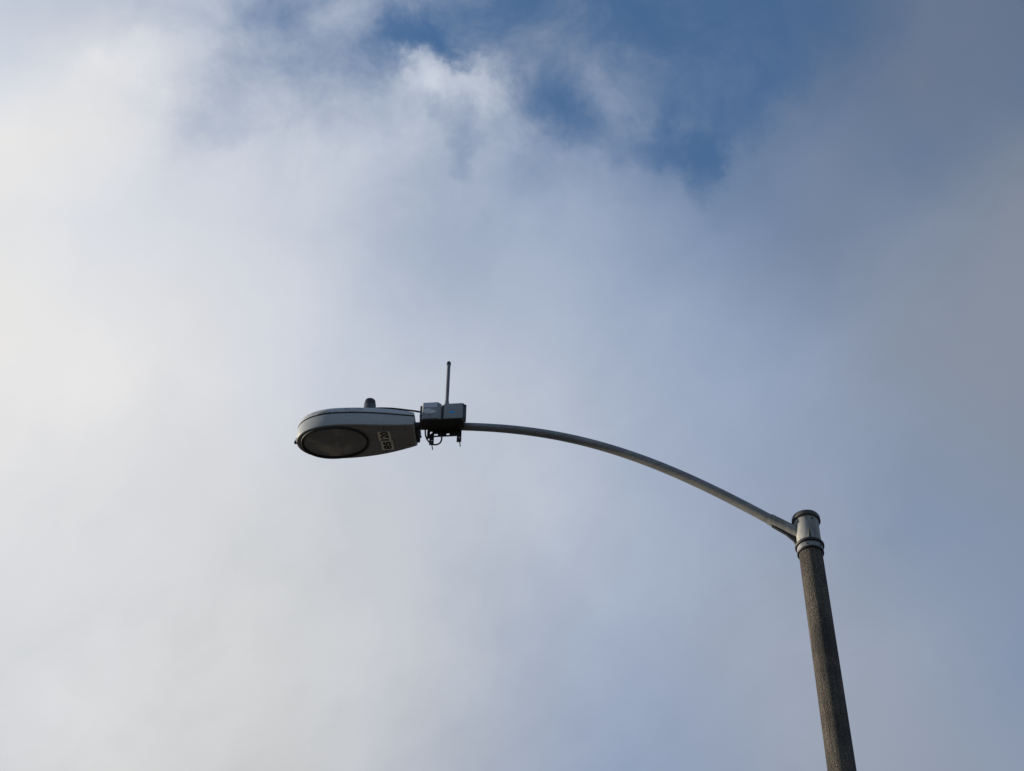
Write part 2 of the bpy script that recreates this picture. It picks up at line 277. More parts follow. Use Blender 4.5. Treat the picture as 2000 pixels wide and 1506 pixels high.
# ------------------------------------------------------------------ materials
def material(name, color, rough=0.6, metal=0.0, spec=0.5):
    m = bpy.data.materials.new(name)
    m.use_nodes = True
    t = m.node_tree
    b = t.nodes['Principled BSDF']
    b.inputs['Base Color'].default_value = (*color, 1)
    b.inputs['Roughness'].default_value = rough
    b.inputs['Metallic'].default_value = metal
    b.inputs['Specular IOR Level'].default_value = spec
    return m, t, b

def bump(t, b, height, strength, dist):
    n = N(t, 'ShaderNodeBump')
    n.inputs['Strength'].default_value = strength
    n.inputs['Distance'].default_value = dist
    put(t, n.inputs['Height'], height)
    t.links.new(n.outputs[0], b.inputs['Normal'])

def coords(t, sc=(1, 1, 1)):
    c = N(t, 'ShaderNodeTexCoord')
    mp = N(t, 'ShaderNodeMapping')
    t.links.new(c.outputs['Object'], mp.inputs[0])
    mp.inputs['Scale'].default_value = sc
    return mp.outputs[0]

def mixc(t, f, a, b, mode='MIX'):
    n = N(t, 'ShaderNodeMix', data_type='RGBA', blend_type=mode)
    put(t, n.inputs[0], f)
    put(t, n.inputs[6], a if isinstance(a, bpy.types.NodeSocket) else (*a, 1))
    put(t, n.inputs[7], b if isinstance(b, bpy.types.NodeSocket) else (*b, 1))
    return n.outputs[2]

def worn(name, c1, c2, sc, rough, metal=0.0, streak=(1, 1, 1), bstr=0.15, spec=0.5, r2=None):
    """painted or galvanised metal: two tones in soft patches, fine grain in gloss and relief"""
    m, t, b = material(name, c1, rough, metal, spec)
    v = coords(t, streak)
    n1 = noise(t, v, sc, 6, 0.6, 0.4)
    n2 = noise(t, v, sc * 7, 4, 0.6)
    f = mrange(t, n1, 0.38, 0.66, 0.0, 1.0)
    col = mixc(t, f, c1, c2)
    col = mixc(t, mrange(t, n2, 0.35, 0.7, 0.0, 0.35), col, tuple(x * 0.7 for x in c1))
    t.links.new(col, b.inputs['Base Color'])
    put(t, b.inputs['Roughness'], mrange(t, n2, 0.3, 0.7, rough - 0.08, (r2 or rough + 0.14)))
    bump(t, b, n2, bstr, 0.002)
    return m

MAT = {}
MAT['arm'] = worn('galvanised_arm', (0.20, 0.205, 0.21), (0.27, 0.275, 0.28), 6, 0.42, 0.15, (0.5, 3, 3))
m = MAT['arm']; t = m.node_tree; b = t.nodes['Principled BSDF']
base_in = b.inputs['Base Color'].links[0].from_socket
vv = coords(t, (1, 6, 6))
streak = mrange(t, noise(t, vv, 9, 7, 0.65, 0.5), 0.50, 0.66, 0, 0.45)
col = mixc(t, streak, base_in, (0.11, 0.105, 0.10))
col = mixc(t, mrange(t, noise(t, coords(t), 38, 5, 0.7), 0.58, 0.70, 0, 0.5), col, (0.36, 0.36, 0.35))
t.links.new(col, b.inputs['Base Color'])
MAT['cast'] = worn('cast_zinc', (0.36, 0.36, 0.345), (0.17, 0.172, 0.165), 16, 0.68, 0.1, (1, 1, 0.3), 0.6)
MAT['dark_steel'] = worn('dark_weathered_steel', (0.045, 0.043, 0.042), (0.075, 0.068, 0.062), 30, 0.6)
MAT['housing'] = worn('grey_housing_enamel', (0.35, 0.375, 0.375), (0.41, 0.435, 0.435), 5, 0.42, 0.0, (0.6, 2, 2), 0.08)
MAT['door'] = worn('shaded_door_enamel', (0.23, 0.225, 0.22), (0.29, 0.275, 0.265), 9, 0.5, 0.0, (0.5, 1, 1), 0.1)  # housing grey with the underside's shade put into the colour
MAT['bracket'] = worn('black_bracket_steel', (0.018, 0.017, 0.016), (0.03, 0.028, 0.026), 30, 0.55)
MAT['rubber'] = worn('black_rubber', (0.012, 0.012, 0.012), (0.02, 0.02, 0.02), 40, 0.6)
MAT['plastic'] = worn('black_plastic', (0.008, 0.009, 0.011), (0.014, 0.015, 0.018), 30, 0.35)
MAT['adapter'] = worn('dark_grey_plastic', (0.045, 0.05, 0.057), (0.065, 0.07, 0.08), 30, 0.45)
MAT['case'] = worn('grey_plastic_case', (0.235, 0.25, 0.258), (0.27, 0.285, 0.29), 12, 0.5, 0.0, (1, 1, 1), 0.06)
MAT['aerial'] = worn('grey_fibreglass', (0.13, 0.135, 0.15), (0.16, 0.165, 0.18), 20, 0.45)
MAT['decal'] = worn('aged_white_decal', (0.86, 0.82, 0.72), (0.74, 0.69, 0.58), 30, 0.6)
MAT['ink'], _, _ = material('black_ink', (0.012, 0.012, 0.012), 0.6)
MAT['sticker'] = worn('pale_sticker', (0.66, 0.68, 0.66), (0.46, 0.48, 0.47), 60, 0.4)
MAT['window'] = worn('pale_blue_grey_label', (0.50, 0.54, 0.62), (0.56, 0.6, 0.68), 20, 0.3)
MAT['blue'] = worn('blue_label', (0.04, 0.34, 0.72), (0.05, 0.38, 0.78), 60, 0.5)

# top cover: same enamel with grime and lichen worn into patches
m, t, b = material('weathered_cover_enamel', (0.33, 0.34, 0.34), 0.5)
v = coords(t, (1, 1, 1))
g = noise(t, v, 24, 7, 0.68, 0.8)
patch = mrange(t, noise(t, v, 5, 3, 0.5), 0.42, 0.6, 0.0, 1.0)
f = M(t, 'MULTIPLY', mrange(t, g, 0.47, 0.56, 0, 1), patch)
col = mixc(t, f, (0.44, 0.465, 0.475), (0.19, 0.185, 0.185))
col = mixc(t, M(t, 'MULTIPLY', mrange(t, noise(t, v, 30, 7, 0.65, 0.8), 0.56, 0.64, 0, 1), patch), col, (0.68, 0.69, 0.68))
t.links.new(col, b.inputs['Base Color'])
bump(t, b, g, 0.2, 0.003)
MAT['cover'] = m

# concrete pole: exposed aggregate, darkened with grime, fine speckle and vertical streaks
m, t, b = material('weathered_concrete', (0.1, 0.09, 0.08), 0.9, 0, 0.25)
v = coords(t)
vs = coords(t, (1, 1, 0.06))
vor = N(t, 'ShaderNodeTexVoronoi'); put(t, vor.inputs['Vector'], v); vor.inputs['Scale'].default_value = 125
sp = noise(t, v, 100, 6, 0.75)
sp2 = noise(t, v, 260, 3, 0.6)
streak = noise(t, vs, 26, 5, 0.6, 0.3)
blot = noise(t, v, 5.5, 6, 0.6, 0.5)
col = mixc(t, mrange(t, sp, 0.36, 0.64, 0, 1), (0.068, 0.060, 0.051), (0.230, 0.200, 0.163))
col = mixc(t, mrange(t, streak, 0.40, 0.64, 0, 0.75), col, (0.072, 0.064, 0.056))
col = mixc(t, mrange(t, noise(t, vs, 60, 4, 0.6), 0.50, 0.66, 0, 0.35), col, (0.27, 0.235, 0.19))
col = mixc(t, mrange(t, blot, 0.42, 0.62, 0, 0.7), col, (0.062, 0.058, 0.054))
col = mixc(t, mrange(t, vor.outputs['Distance'], 0.10, 0.28, 0.5, 0.0), col, (0.24, 0.225, 0.20))
col = mixc(t, mrange(t, noise(t, v, 150, 3, 0.6), 0.58, 0.66, 0, 0.85), col, (0.018, 0.017, 0.016))
t.links.new(col, b.inputs['Base Color'])
h = M(t, 'ADD', sp, M(t, 'MULTIPLY', vor.outputs['Distance'], 0.6))
bump(t, b, h, 1.0, 0.016)
MAT['concrete'] = m

# lamp glass: smoky, dusty
m, t, b = material('dusty_lamp_glass', (0.02, 0.02, 0.02), 0.18, 0, 0.5)
v = coords(t)
dust = mrange(t, noise(t, v, 7.0, 3, 0.5, 0.3), 0.40, 0.72, 0, 1)
t.links.new(mixc(t, dust, (0.20, 0.20, 0.193), (0.42, 0.37, 0.335)), b.inputs['Base Color'])
put(t, b.inputs['Roughness'], mrange(t, dust, 0, 1, 0.16, 0.5))
MAT['glass'] = m

# ground materials
def ground_mat(name, c1, c2, sc):
    m, t, b = material(name, c1, 0.9, 0, 0.3)
    v = coords(t)
    n1 = noise(t, v, sc, 6, 0.65); n2 = noise(t, v, sc * 30, 3, 0.6)
    col = mixc(t, mrange(t, n1, 0.35, 0.65, 0, 1), c1, c2)
    col = mixc(t, mrange(t, n2, 0.4, 0.65, 0, 0.4), col, tuple(x * 0.6 for x in c1))
    t.links.new(col, b.inputs['Base Color'])
    bump(t, b, n2, 0.4, 0.004)
    return m
MAT['ground'] = ground_mat('dry_grass_ground', (0.055, 0.052, 0.036), (0.08, 0.07, 0.048), 0.8)
MAT['asphalt'] = ground_mat('asphalt', (0.04, 0.04, 0.041), (0.055, 0.055, 0.055), 1.2)
MAT['paving'] = ground_mat('concrete_paving', (0.15, 0.145, 0.135), (0.19, 0.18, 0.165), 1.5)
MAT['paint'] = ground_mat('road_paint', (0.6, 0.6, 0.57), (0.5, 0.5, 0.47), 3)

# ------------------------------------------------------------------ mesh helpers
def obj(name, bm, mat, parent=None, smooth=35, loc=(0, 0, 0), rz=0.0):
    me = bpy.data.meshes.new(name)
    bmesh.ops.recalc_face_normals(bm, faces=bm.faces)
    bm.to_mesh(me); bm.free()
    mats = mat if isinstance(mat, (list, tuple)) else [mat]
    for k in mats:
        me.materials.append(MAT[k])
    if smooth:
        me.shade_smooth()
        me.set_sharp_from_angle(angle=R(smooth))
    o = bpy.data.objects.new(name, me)
    scene.collection.objects.link(o)
    if parent is not None:
        o.parent = parent
    o.location = loc
    o.rotation_euler = (0, 0, rz)
    return o

def loft(bm, rings, cap0=True, cap1=True, mi=0):
    vs = [[bm.verts.new(p) for p in r] for r in rings]
    for a, b_ in zip(vs[:-1], vs[1:]):
        n = len(a)
        for i in range(n):
            f = bm.faces.new((a[i], a[(i + 1) % n], b_[(i + 1) % n], b_[i])); f.material_index = mi
    if cap0:
        bm.faces.new(vs[0][::-1]).material_index = mi
    if cap1:
        bm.faces.new(vs[-1]).material_index = mi
    return vs

def lathe(bm, prof, cx=0, cy=0, n=48, mi=0):
    """prof: list of (radius, z)"""
    rings = [[(cx + r * math.cos(2 * math.pi * i / n), cy + r * math.sin(2 * math.pi * i / n), z) for i in range(n)] for r, z in prof]
    loft(bm, rings, True, True, mi)

def tube(bm, pts, rad, n=16, mi=0):
    pts = [Vector(p) for p in pts]
    rads = rad if isinstance(rad, (list, tuple)) else [rad] * len(pts)
    rings = []
    ref = None
    for i, p in enumerate(pts):
        d = (pts[min(i + 1, len(pts) - 1)] - pts[max(i - 1, 0)]).normalized()
        if ref is None:
            ref = Vector((0, 1, 0)) if abs(d.y) < 0.9 else Vector((0, 0, 1))
        a = (ref - d * ref.dot(d)).normalized()
        ref = a
        c = d.cross(a)
        rings.append([p + (a * math.cos(2 * math.pi * k / n) + c * math.sin(2 * math.pi * k / n)) * rads[i] for k in range(n)])
    loft(bm, rings, True, True, mi)

def spline(pts, sub=8):
    pts = [Vector(p) for p in pts]
    out = []
    for i in range(len(pts) - 1):
        p0 = pts[max(i - 1, 0)]; p1 = pts[i]; p2 = pts[i + 1]; p3 = pts[min(i + 2, len(pts) - 1)]
        for k in range(sub):
            t_ = k / sub
            out.append(0.5 * ((2 * p1) + (p2 - p0) * t_ + (2 * p0 - 5 * p1 + 4 * p2 - p3) * t_ ** 2 + (3 * p1 - p0 - 3 * p2 + p3) * t_ ** 3))
    out.append(pts[-1])
    return out

def box(bm, x0, x1, y0, y1, z0, z1, bev=0.0, mi=0):
    x0, x1 = min(x0, x1), max(x0, x1); y0, y1 = min(y0, y1), max(y0, y1); z0, z1 = min(z0, z1), max(z0, z1)
    vs = [bm.verts.new((x, y, z)) for z in (z0, z1) for x, y in ((x0, y0), (x1, y0), (x1, y1), (x0, y1))]
    fs = [bm.faces.new([vs[i] for i in q]) for q in ((3, 2, 1, 0), (4, 5, 6, 7), (0, 1, 5, 4), (1, 2, 6, 5), (2, 3, 7, 6), (3, 0, 4, 7))]
    for f in fs: f.material_index = mi
    if bev > 0:
        es = list({e for f in fs for e in f.edges})
        r = bmesh.ops.bevel(bm, geom=es, offset=bev, segments=2, profile=0.6, affect='EDGES')
        for f in r['faces']: f.material_index = mi

def prism(bm, poly, y0, y1, mi=0, bev=0.0):
    """polygon in x-z, extruded along y"""
    a = [bm.verts.new((x, y0, z)) for x, z in poly]; b_ = [bm.verts.new((x, y1, z)) for x, z in poly]
    n = len(poly)
    fs = [bm.faces.new(a), bm.faces.new(b_[::-1])]
    for i in range(n):
        fs.append(bm.faces.new((a[i], b_[i], b_[(i + 1) % n], a[(i + 1) % n])))
    for f in fs: f.material_index = mi
    if bev > 0:
        es = list({e for f in fs for e in f.edges})
        bmesh.ops.bevel(bm, geom=es, offset=bev, segments=2, profile=0.6, affect='EDGES')

def plan_prism(bm, poly, z0, z1, bev=0.0):
    """polygon in x-y, extruded along z"""
    a = [bm.verts.new((x, y, z0)) for x, y in poly]; b_ = [bm.verts.new((x, y, z1)) for x, y in poly]
    n = len(poly)
    fs = [bm.faces.new(a), bm.faces.new(b_[::-1])]
    for i in range(n):
        fs.append(bm.faces.new((a[i], b_[i], b_[(i + 1) % n], a[(i + 1) % n])))
    if bev > 0:
        es = list({e for f in fs for e in f.edges})
        bmesh.ops.bevel(bm, geom=es, offset=bev, segments=2, profile=0.6, affect='EDGES')

def empty(name, label, cat, loc, rz=0.0):
    o = bpy.data.objects.new(name, None)
    scene.collection.objects.link(o)
    o.location = loc; o.rotation_euler = (0, 0, rz)
    o['label'] = label; o['category'] = cat
    return o

def glyphs(bm, text, size, width, origin, ax, ay, mi, bold=0.02):
    """lettering as flat outlines: ax = reading direction, ay = up the letter"""
    cu = bpy.data.curves.new('lettering', 'FONT')
    cu.body = text; cu.size = 1.0; cu.offset = bold; cu.resolution_u = 3
    to = bpy.data.objects.new('lettering', cu)
    me = bpy.data.meshes.new_from_object(to)
    xs = [v_.co.x for v_ in me.vertices]; ys = [v_.co.y for v_ in me.vertices]
    x0, x1, y0, y1 = min(xs), max(xs), min(ys), max(ys)
    ax = Vector(ax); ay = Vector(ay); og = Vector(origin)
    vs = [bm.verts.new(og + ax * ((v_.co.x - x0) / (x1 - x0) * width) + ay * ((v_.co.y - y0) / (y1 - y0) * size)) for v_ in me.vertices]
    for p in me.polygons:
        try:
            f = bm.faces.new([vs[i] for i in p.vertices]); f.material_index = mi
        except ValueError:
            pass
    bpy.data.objects.remove(to); bpy.data.curves.remove(cu); bpy.data.meshes.remove(me)

# ------------------------------------------------------------------ the ground (below the frame)
def sheet(name, x0, x1, y0, y1, z, mat):
    bm = bmesh.new()
    bm.faces.new([bm.verts.new(p) for p in ((x0, y0, z), (x1, y0, z), (x1, y1, z), (x0, y1, z))])
    o = obj(name, bm, mat, smooth=0)
    o['kind'] = 'structure'
    return o
sheet('ground', -1500, 1500, -1500, 1500, 0.0, 'ground')
bm = bmesh.new(); box(bm, 0.9, 3.4, -400, 400, -0.2, 0.14, 0.015)
o = obj('pavement', bm, 'paving'); o['kind'] = 'structure'
sheet('road', -8.6, 0.9, -400, 400, 0.004, 'asphalt')
bm = bmesh.new()
for k in range(-30, 31):
    bm.faces.new([bm.verts.new(p) for p in ((-3.92, k * 9, .008), (-3.8, k * 9, .008), (-3.8, k * 9 + 3, .008), (-3.92, k * 9 + 3, .008))])
o = obj('road_marking', bm, 'paint', smooth=0); o['kind'] = 'structure'

# ------------------------------------------------------------------ the street lamp
PX, PY = 1.894, 8.43
lamp = empty('street_lamp', 'tall street lamp with a weathered concrete pole and a curved grey metal arm reaching left', 'street lamp', (PX, PY, 0.14), R(175))
L0 = 0.14                                  # local z = world z - L0
def W(z): return z - L0

bm = bmesh.new()
prof = [(0.115, W(0.14))]
for k in range(0, 41):
    z = 0.14 + (8.600 - 0.14) * k / 40
    prof.append((0.112 - (z / 8.625) * 0.0385, W(z)))
lathe(bm, prof, n=64)
pole = obj('pole', bm, 'concrete', lamp)
bm = bmesh.new()
box(bm, 0.1125 - 0.012, 0.1125 + 0.004, -0.05, 0.05, W(0.6), W(0.85), 0.003)
obj('access_cover', bm, 'dark_steel', pole)

# the cast top: sleeve with two rings, cap and socket for the arm
bm = bmesh.new()
lathe(bm, [(0.0765, W(8.630)), (0.0775, W(8.634)), (0.0770, W(8.76)), (0.0790, W(8.834))], n=64)
sleeve = obj('pole_top_sleeve', bm, 'cast', lamp)
bm = bmesh.new()
lathe(bm, [(0.076, W(8.580)), (0.0805, W(8.583)), (0.0812, W(8.612)), (0.0800, W(8.622)), (0.0740, W(8.626))], n=64)
obj('lower_band', bm, 'arm', sleeve)
bm = bmesh.new()
lathe(bm, [(0.077, W(8.569)), (0.0835, W(8.571)), (0.0845, W(8.575)), (0.0840, W(8.582)), (0.078, W(8.5825))], n=64)
obj('thin_ring', bm, 'bracket', sleeve)  # black puts the shadow line under the ring into its colour
bm = bmesh.new()
lathe(bm, [(0.078, W(8.6215)), (0.0895, W(8.623)), (0.0925, W(8.628)), (0.0925, W(8.636)), (0.0900, W(8.641)), (0.077, W(8.642))], n=64)
obj('flange_ring', bm, 'bracket', sleeve)  # black colour stands for the shadow gap at the ring
bm = bmesh.new()
lathe(bm, [(0.079, W(8.830)), (0.0900, W(8.831)), (0.0918, W(8.835)), (0.0918, W(8.842)), (0.0900, W(8.845)), (0.0900, W(8.860)), (0.086, W(8.868)), (0.060, W(8.876)), (0.01, W(8.879))], n=64)
cap = obj('pole_cap', bm, 'dark_steel', sleeve)
bm = bmesh.new()
tube(bm, [(0.0, -0.03, W(8.870)), (0.0, -0.03, W(8.906))], 0.008, 10)
obj('cap_screw', bm, 'dark_steel', sleeve)
for a_, z_ in ((112, 8.805), (40, 8.80), (75, 8.60), (140, 8.60)):      # set screws
    bm = bmesh.new()
    c_, s_ = math.cos(R(a_)), math.sin(R(a_))
    tube(bm, [(0.070 * c_, 0.070 * s_, W(z_)), (0.0865 * c_, 0.0865 * s_, W(z_))], 0.006, 6)
    obj('set_screw', bm, 'dark_steel', sleeve)
pole.location.x = sleeve.location.x = 0.011
bm = bmesh.new()                          # small cast rib facing the street
pts = [(-0.021, 0.070, 8.641), (0.021, 0.070, 8.641), (0.0, 0.070, 8.745), (0.008, 0.094, 8.641), (0.0, 0.0780, 8.745)]
a = [bm.verts.new((x, y, W(z))) for x, y, z in pts]
for q in ((0, 3, 4), (0, 4, 2), (3, 1, 4), (1, 2, 4), (0, 1, 3), (0, 2, 1)):
    bm.faces.new([a[i] for i in q])
obj('rib', bm, 'dark_steel', sleeve)
# socket: a short pipe slanting up and out
bm = bmesh.new()
tube(bm, [(0.040, 0, W(8.722)), (0.088, 0, W(8.757)), (0.150, 0, W(8.806)), (0.236, 0, W(8.872))], [0.041, 0.0395, 0.0380, 0.0375], 32)
sock = obj('arm_socket', bm, 'cast', lamp)
bm = bmesh.new()
prism(bm, [(0.070, W(8.635)), (0.070, W(8.74)), (0.232, W(8.848)), (0.232, W(8.812)), (0.150, W(8.742)), (0.110, W(8.694)), (0.093, W(8.650))], -0.009, 0.009, bev=0.002)
obj('gusset', bm, 'bracket', sock)

# the arm
arm_poly = (0.02215, -0.11500, -0.00289, 0.84755, 8.67256)
arm_pts = [(0.155 + 2.445 * k / 70, 0.0) for k in range(71)]
arm_pts = [(u, sum(c * u ** (4 - i) for i, c in enumerate(arm_poly))) for u, _ in arm_pts]
bm = bmesh.new()
sp_ = [(u, 0, W(z)) for u, z in arm_pts]
tube(bm, sp_, [0.0330 - 0.0065 * (i / (len(sp_) - 1)) ** 1.1 for i in range(len(sp_))], 32)
arm = obj('arm', bm, 'arm', lamp)

# ---- lamp head (cobra head)
S0 = 2.556
def half(s):
    if s <= 0.0: return 0.109
    if s < 0.53:
        k = s / 0.53
        return 0.109 + (0.172 - 0.109) * (k * 1.55 - 0.55 * k * k * k) if k < 1 else 0.172
    q = min(1.0, (s - 0.53) / 0.292)
    return 0.172 * (1 - q ** 2.15) ** (1 / 2.05)
SS = [0.0, 0.04, 0.1, 0.16, 0.22, 0.28, 0.34, 0.40, 0.46, 0.53]
NOSE = [0.53 + 0.292 * math.sin(math.pi / 2 * k / 16) for k in range(1, 17)]
SS = SS + NOSE
def outline(inset, end_in=0.0):
    near = []
    for s in SS:
        near.append((s, half(s)))
    pts = near + [(s, -h_) for s, h_ in near[::-1][1:]]
    # inset along the normal
    out = []
    n = len(pts)
    for i in range(n):
        a = Vector(pts[(i - 1) % n]); b_ = Vector(pts[(i + 1) % n]); p = Vector(pts[i])
        if i == 0: p2 = p + Vector((inset + end_in, -inset))
        elif i == n - 1: p2 = p + Vector((inset + end_in, inset))
        else:
            d = (b_ - a).normalized()
            p2 = p + Vector((d.y, -d.x)) * inset
        out.append(p2)
    return out
def bottom_z(s):
    k = max(0.0, 1 - s / 0.34)
    return 9.731 + 0.030 * k * k + 0.0
SEAM = 9.838
def seam_z(s): return SEAM - 0.004 * (1 - min(1, s / 0.3))
def ringz(inset, zf, end_in=0.0):
    return [(S0 + p.x, p.y, W(zf(p.x))) for p in outline(inset, end_in)]
def grid_cap(bm, vs):
    n = len(vs)                      # near side 0..h, far side mirrored
    hh = (n - 1) // 2
    for i in range(hh):
        a, b_, c, d = vs[i], vs[i + 1], vs[n - 1 - (i + 1)], vs[n - 1 - i]
        if b_ is c: bm.faces.new((a, b_, d))
        else: bm.faces.new((a, b_, c, d))

bm = bmesh.new()
rings = [ringz(0.006, lambda s: seam_z(s) - 0.0005), ringz(0.0005, lambda s: seam_z(s) - 0.003, 0.0), ringz(0.0, lambda s: (seam_z(s) + bottom_z(s)) / 2, 0.0),
         ringz(0.0005, lambda s: bottom_z(s) + 0.008, 0.002), ringz(0.002, lambda s: bottom_z(s) + 0.003, 0.004), ringz(0.006, bottom_z, 0.007)]
vs = loft(bm, rings, False, False)
grid_cap(bm, vs[0])
head = obj('lamp_head', bm, 'housing', lamp, 30)
head['label'] = 'grey teardrop lamp head with oval glass underneath'

bm = bmesh.new()                    # flat door under the head, split off to carry a shade-dark grey
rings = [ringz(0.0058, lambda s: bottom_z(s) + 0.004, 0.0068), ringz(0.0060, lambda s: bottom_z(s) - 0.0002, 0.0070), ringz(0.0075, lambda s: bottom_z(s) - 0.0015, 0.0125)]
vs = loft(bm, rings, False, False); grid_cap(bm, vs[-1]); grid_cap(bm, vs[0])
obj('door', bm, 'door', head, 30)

bm = bmesh.new()                    # dark gasket line in the seam
rings = [ringz(0.005, lambda s: seam_z(s) - 0.001), ringz(0.0035, lambda s: seam_z(s) + 0.000), ringz(0.0035, lambda s: seam_z(s) + 0.010), ringz(0.005, lambda s: seam_z(s) + 0.011)]
vs = loft(bm, rings, False, False); grid_cap(bm, vs[-1]); grid_cap(bm, vs[0])
obj('seam_gasket', bm, 'rubber', head)

bm = bmesh.new()                    # domed top cover
def cov(k):
    return lambda s: seam_z(s) + 0.0105 + k * (0.80 + 0.20 * min(1, s / 0.15))
rings = [ringz(0.0045, cov(0.0)), ringz(-0.0005, cov(0.001)), ringz(0.000, cov(0.006)), ringz(0.003, cov(0.026), 0.0), ringz(0.007, cov(0.042), 0.002), ringz(0.014, cov(0.053), 0.006),
         ringz(0.026, cov(0.063), 0.010), ringz(0.045, cov(0.074), 0.015), ringz(0.07, cov(0.085), 0.03), ringz(0.088, cov(0.090), 0.05)]
vs = loft(bm, rings, False, False); grid_cap(bm, vs[-1]); grid_cap(bm, vs[0])
obj('top_cover', bm, 'cover', head, 40)

# lens and its frame
LC = S0 + 0.566
def oval(dx, z, n=72):
    r = []
    for i in range(n):
        a = 2 * math.pi * i / n
        c, s = math.cos(a), math.sin(a)
        lx = (0.212 if c > 0 else 0.236) + dx
        e = 0.94
        r.append((LC + lx * math.copysign(abs(c) ** e, c), (0.147 + dx) * math.copysign(abs(s) ** e, s), W(z)))
    return r
bm = bmesh.new()
loft(bm, [oval(0.010, 9.736), oval(0.010, 9.722), oval(0.007, 9.7175), oval(-0.001, 9.7175), oval(-0.005, 9.720), oval(-0.008, 9.730)], False, False)
obj('lens_frame', bm, 'rubber', head)
bm = bmesh.new()
rr = []
for k in range(0, 10):
    f_ = 1 - k / 10
    rr.append([(LC + (x - LC) * f_, y * f_, W(9.7275 - 0.014 * (1 - f_ * f_))) for x, y, z in oval(-0.009, 0)])
loft(bm, rr, False, True)
obj('lens', bm, 'glass', head, 60)

# latch at the nose
bm = bmesh.new()
box(bm, S0 + 0.816, S0 + 0.828, -0.014, 0.014, W(9.742), W(9.775), 0.003)
box(bm, S0 + 0.822, S0 + 0.837, -0.008, 0.010, W(9.735), W(9.755), 0.003)
obj('latch', bm, 'bracket', head)
# clamp where the arm enters
bm = bmesh.new()
box(bm, S0 - 0.028, S0 + 0.012, -0.055, 0.055, W(9.785), W(9.832), 0.004)
box(bm, S0 - 0.020, S0 + 0.006, -0.085, 0.03, W(9.768), W(9.80), 0.004)
for yy in (-0.05, 0.035):
    tube(bm, [(S0 - 0.016, yy, W(9.752)), (S0 - 0.016, yy, W(9.775))], 0.009, 6)
    tube(bm, [(S0 - 0.030, yy - 0.01, W(9.80)), (S0 - 0.012, yy - 0.01, W(9.80))], 0.009, 6)
obj('slip_clamp', bm, 'bracket', head)
for sx, sy in ((0.205, 0.108), (0.215, -0.118), (0.06, 0.075), (0.05, -0.08)):
    bm = bmesh.new()
    tube(bm, [(S0 + sx, sy, W(bottom_z(sx) + 0.002)), (S0 + sx, sy, W(bottom_z(sx) - 0.005))], 0.005, 8)
    obj('screw_head', bm, 'rubber', head)

# the number decals
bm = bmesh.new()
def decal(u0, u1, v0, v1, z, tilt):
    c = Vector(((u0 + u1) / 2, (v0 + v1) / 2, W(z)))
    ax = Vector((math.sin(tilt), math.cos(tilt), 0)); ay = Vector((math.cos(tilt), -math.sin(tilt), 0))
    hu, hv = (u1 - u0) / 2, (v1 - v0) / 2
    lo = [bm.verts.new(c + ax * a * hv + ay * b_ * hu) for a, b_ in ((-1, -1), (1, -1), (1, 1), (-1, 1))]
    hi = [bm.verts.new(v_.co + Vector((0, 0, 0.0008))) for v_ in lo]
    for q in ((lo[0], lo[1], lo[2], lo[3]), (hi[3], hi[2], hi[1], hi[0])): bm.faces.new(q)
    for i in range(4): bm.faces.new((lo[i], hi[i], hi[(i + 1) % 4], lo[(i + 1) % 4]))
    return c, ax, ay, hu, hv
for txt, u0, u1, v0, v1, tilt, ww in [('85', 2.715, 2.799, -0.102, -0.012, 0.0, 0.075), ('120', 2.723, 2.809, -0.009, 0.08, 0.0, 0.085)]:
    zz = bottom_z((u0 + u1) / 2 - S0) - 0.0040
    c, ax, ay, hu, hv = decal(u0, u1, v0, v1, zz, tilt)
    hgt = (u1 - u0) * 0.66
    glyphs(bm, txt, hgt, ww, c - ax * ww / 2 - ay * hgt / 2 - Vector((0, 0, 0.0009)), ax, ay, 1, 0.045)
    # thin rule at the joint end
dec = obj('number_decal', bm, ['decal', 'ink'], head, 0)
dec['label'] = 'pale decals reading 85 120 in black'

# the photocell with its tap adapter
PU = 2.893
bm = bmesh.new()
lathe(bm, [(0.043, W(9.915)), (0.043, W(10.040)), (0.0415, W(10.050)), (0.0415, W(10.062))], cx=PU, cy=0, n=40)
obj('socket_adapter', bm, 'adapter', head)
bm = bmesh.new()
lathe(bm, [(0.040, W(10.0625)), (0.0425, W(10.064)), (0.0425, W(10.0700)), (0.0385, W(10.072)), (0.038, W(10.098)), (0.0365, W(10.106)), (0.032, W(10.110)), (0.012, W(10.1115))], cx=PU, cy=0, n=40)
obj('photocell', bm, 'plastic', head)

# ------------------------------------------------------------------ the radio unit on the arm
th = math.radians(175)
RU = 2.36
radio = empty('radio_unit', 'grey two-part electronic box with a thin upright antenna, clamped on the lamp arm', 'radio unit',
              (PX + RU * math.cos(th), PY + RU * math.sin(th), 9.785), th)
def Z(z): return z - 9.785
def Q(u): return u - RU
# left module: faceted box standing a little proud
bm = bmesh.new()
plan_prism(bm, [(Q(2.504), 0.036), (Q(2.504), 0.118), (Q(2.496), 0.130), (Q(2.396), 0.130), (Q(2.374), 0.108), (Q(2.374), 0.036)], Z(9.788), Z(9.940), 0.0025)
obj('left_module', bm, 'case', radio)
bm = bmesh.new()
box(bm, Q(2.520), Q(2.506), 0.030, 0.108, Z(9.780), Z(9.932), 0.002)
box(bm, Q(2.523), Q(2.5195), 0.095, 0.104, Z(9.84), Z(9.85), 0.001)
obj('end_plate', bm, 'adapter', radio)
bm = bmesh.new()
box(bm, Q(2.371), Q(2.360), 0.036, 0.106, Z(9.788), Z(9.932), 0.002)
obj('joint_strip', bm, 'bracket', radio)
bm = bmesh.new()
plan_prism(bm, [(Q(2.3585), 0.036), (Q(2.3585), 0.106), (Q(2.354), 0.112), (Q(2.230), 0.112), (Q(2.226), 0.108), (Q(2.226), 0.036)], Z(9.786), Z(9.938), 0.002)
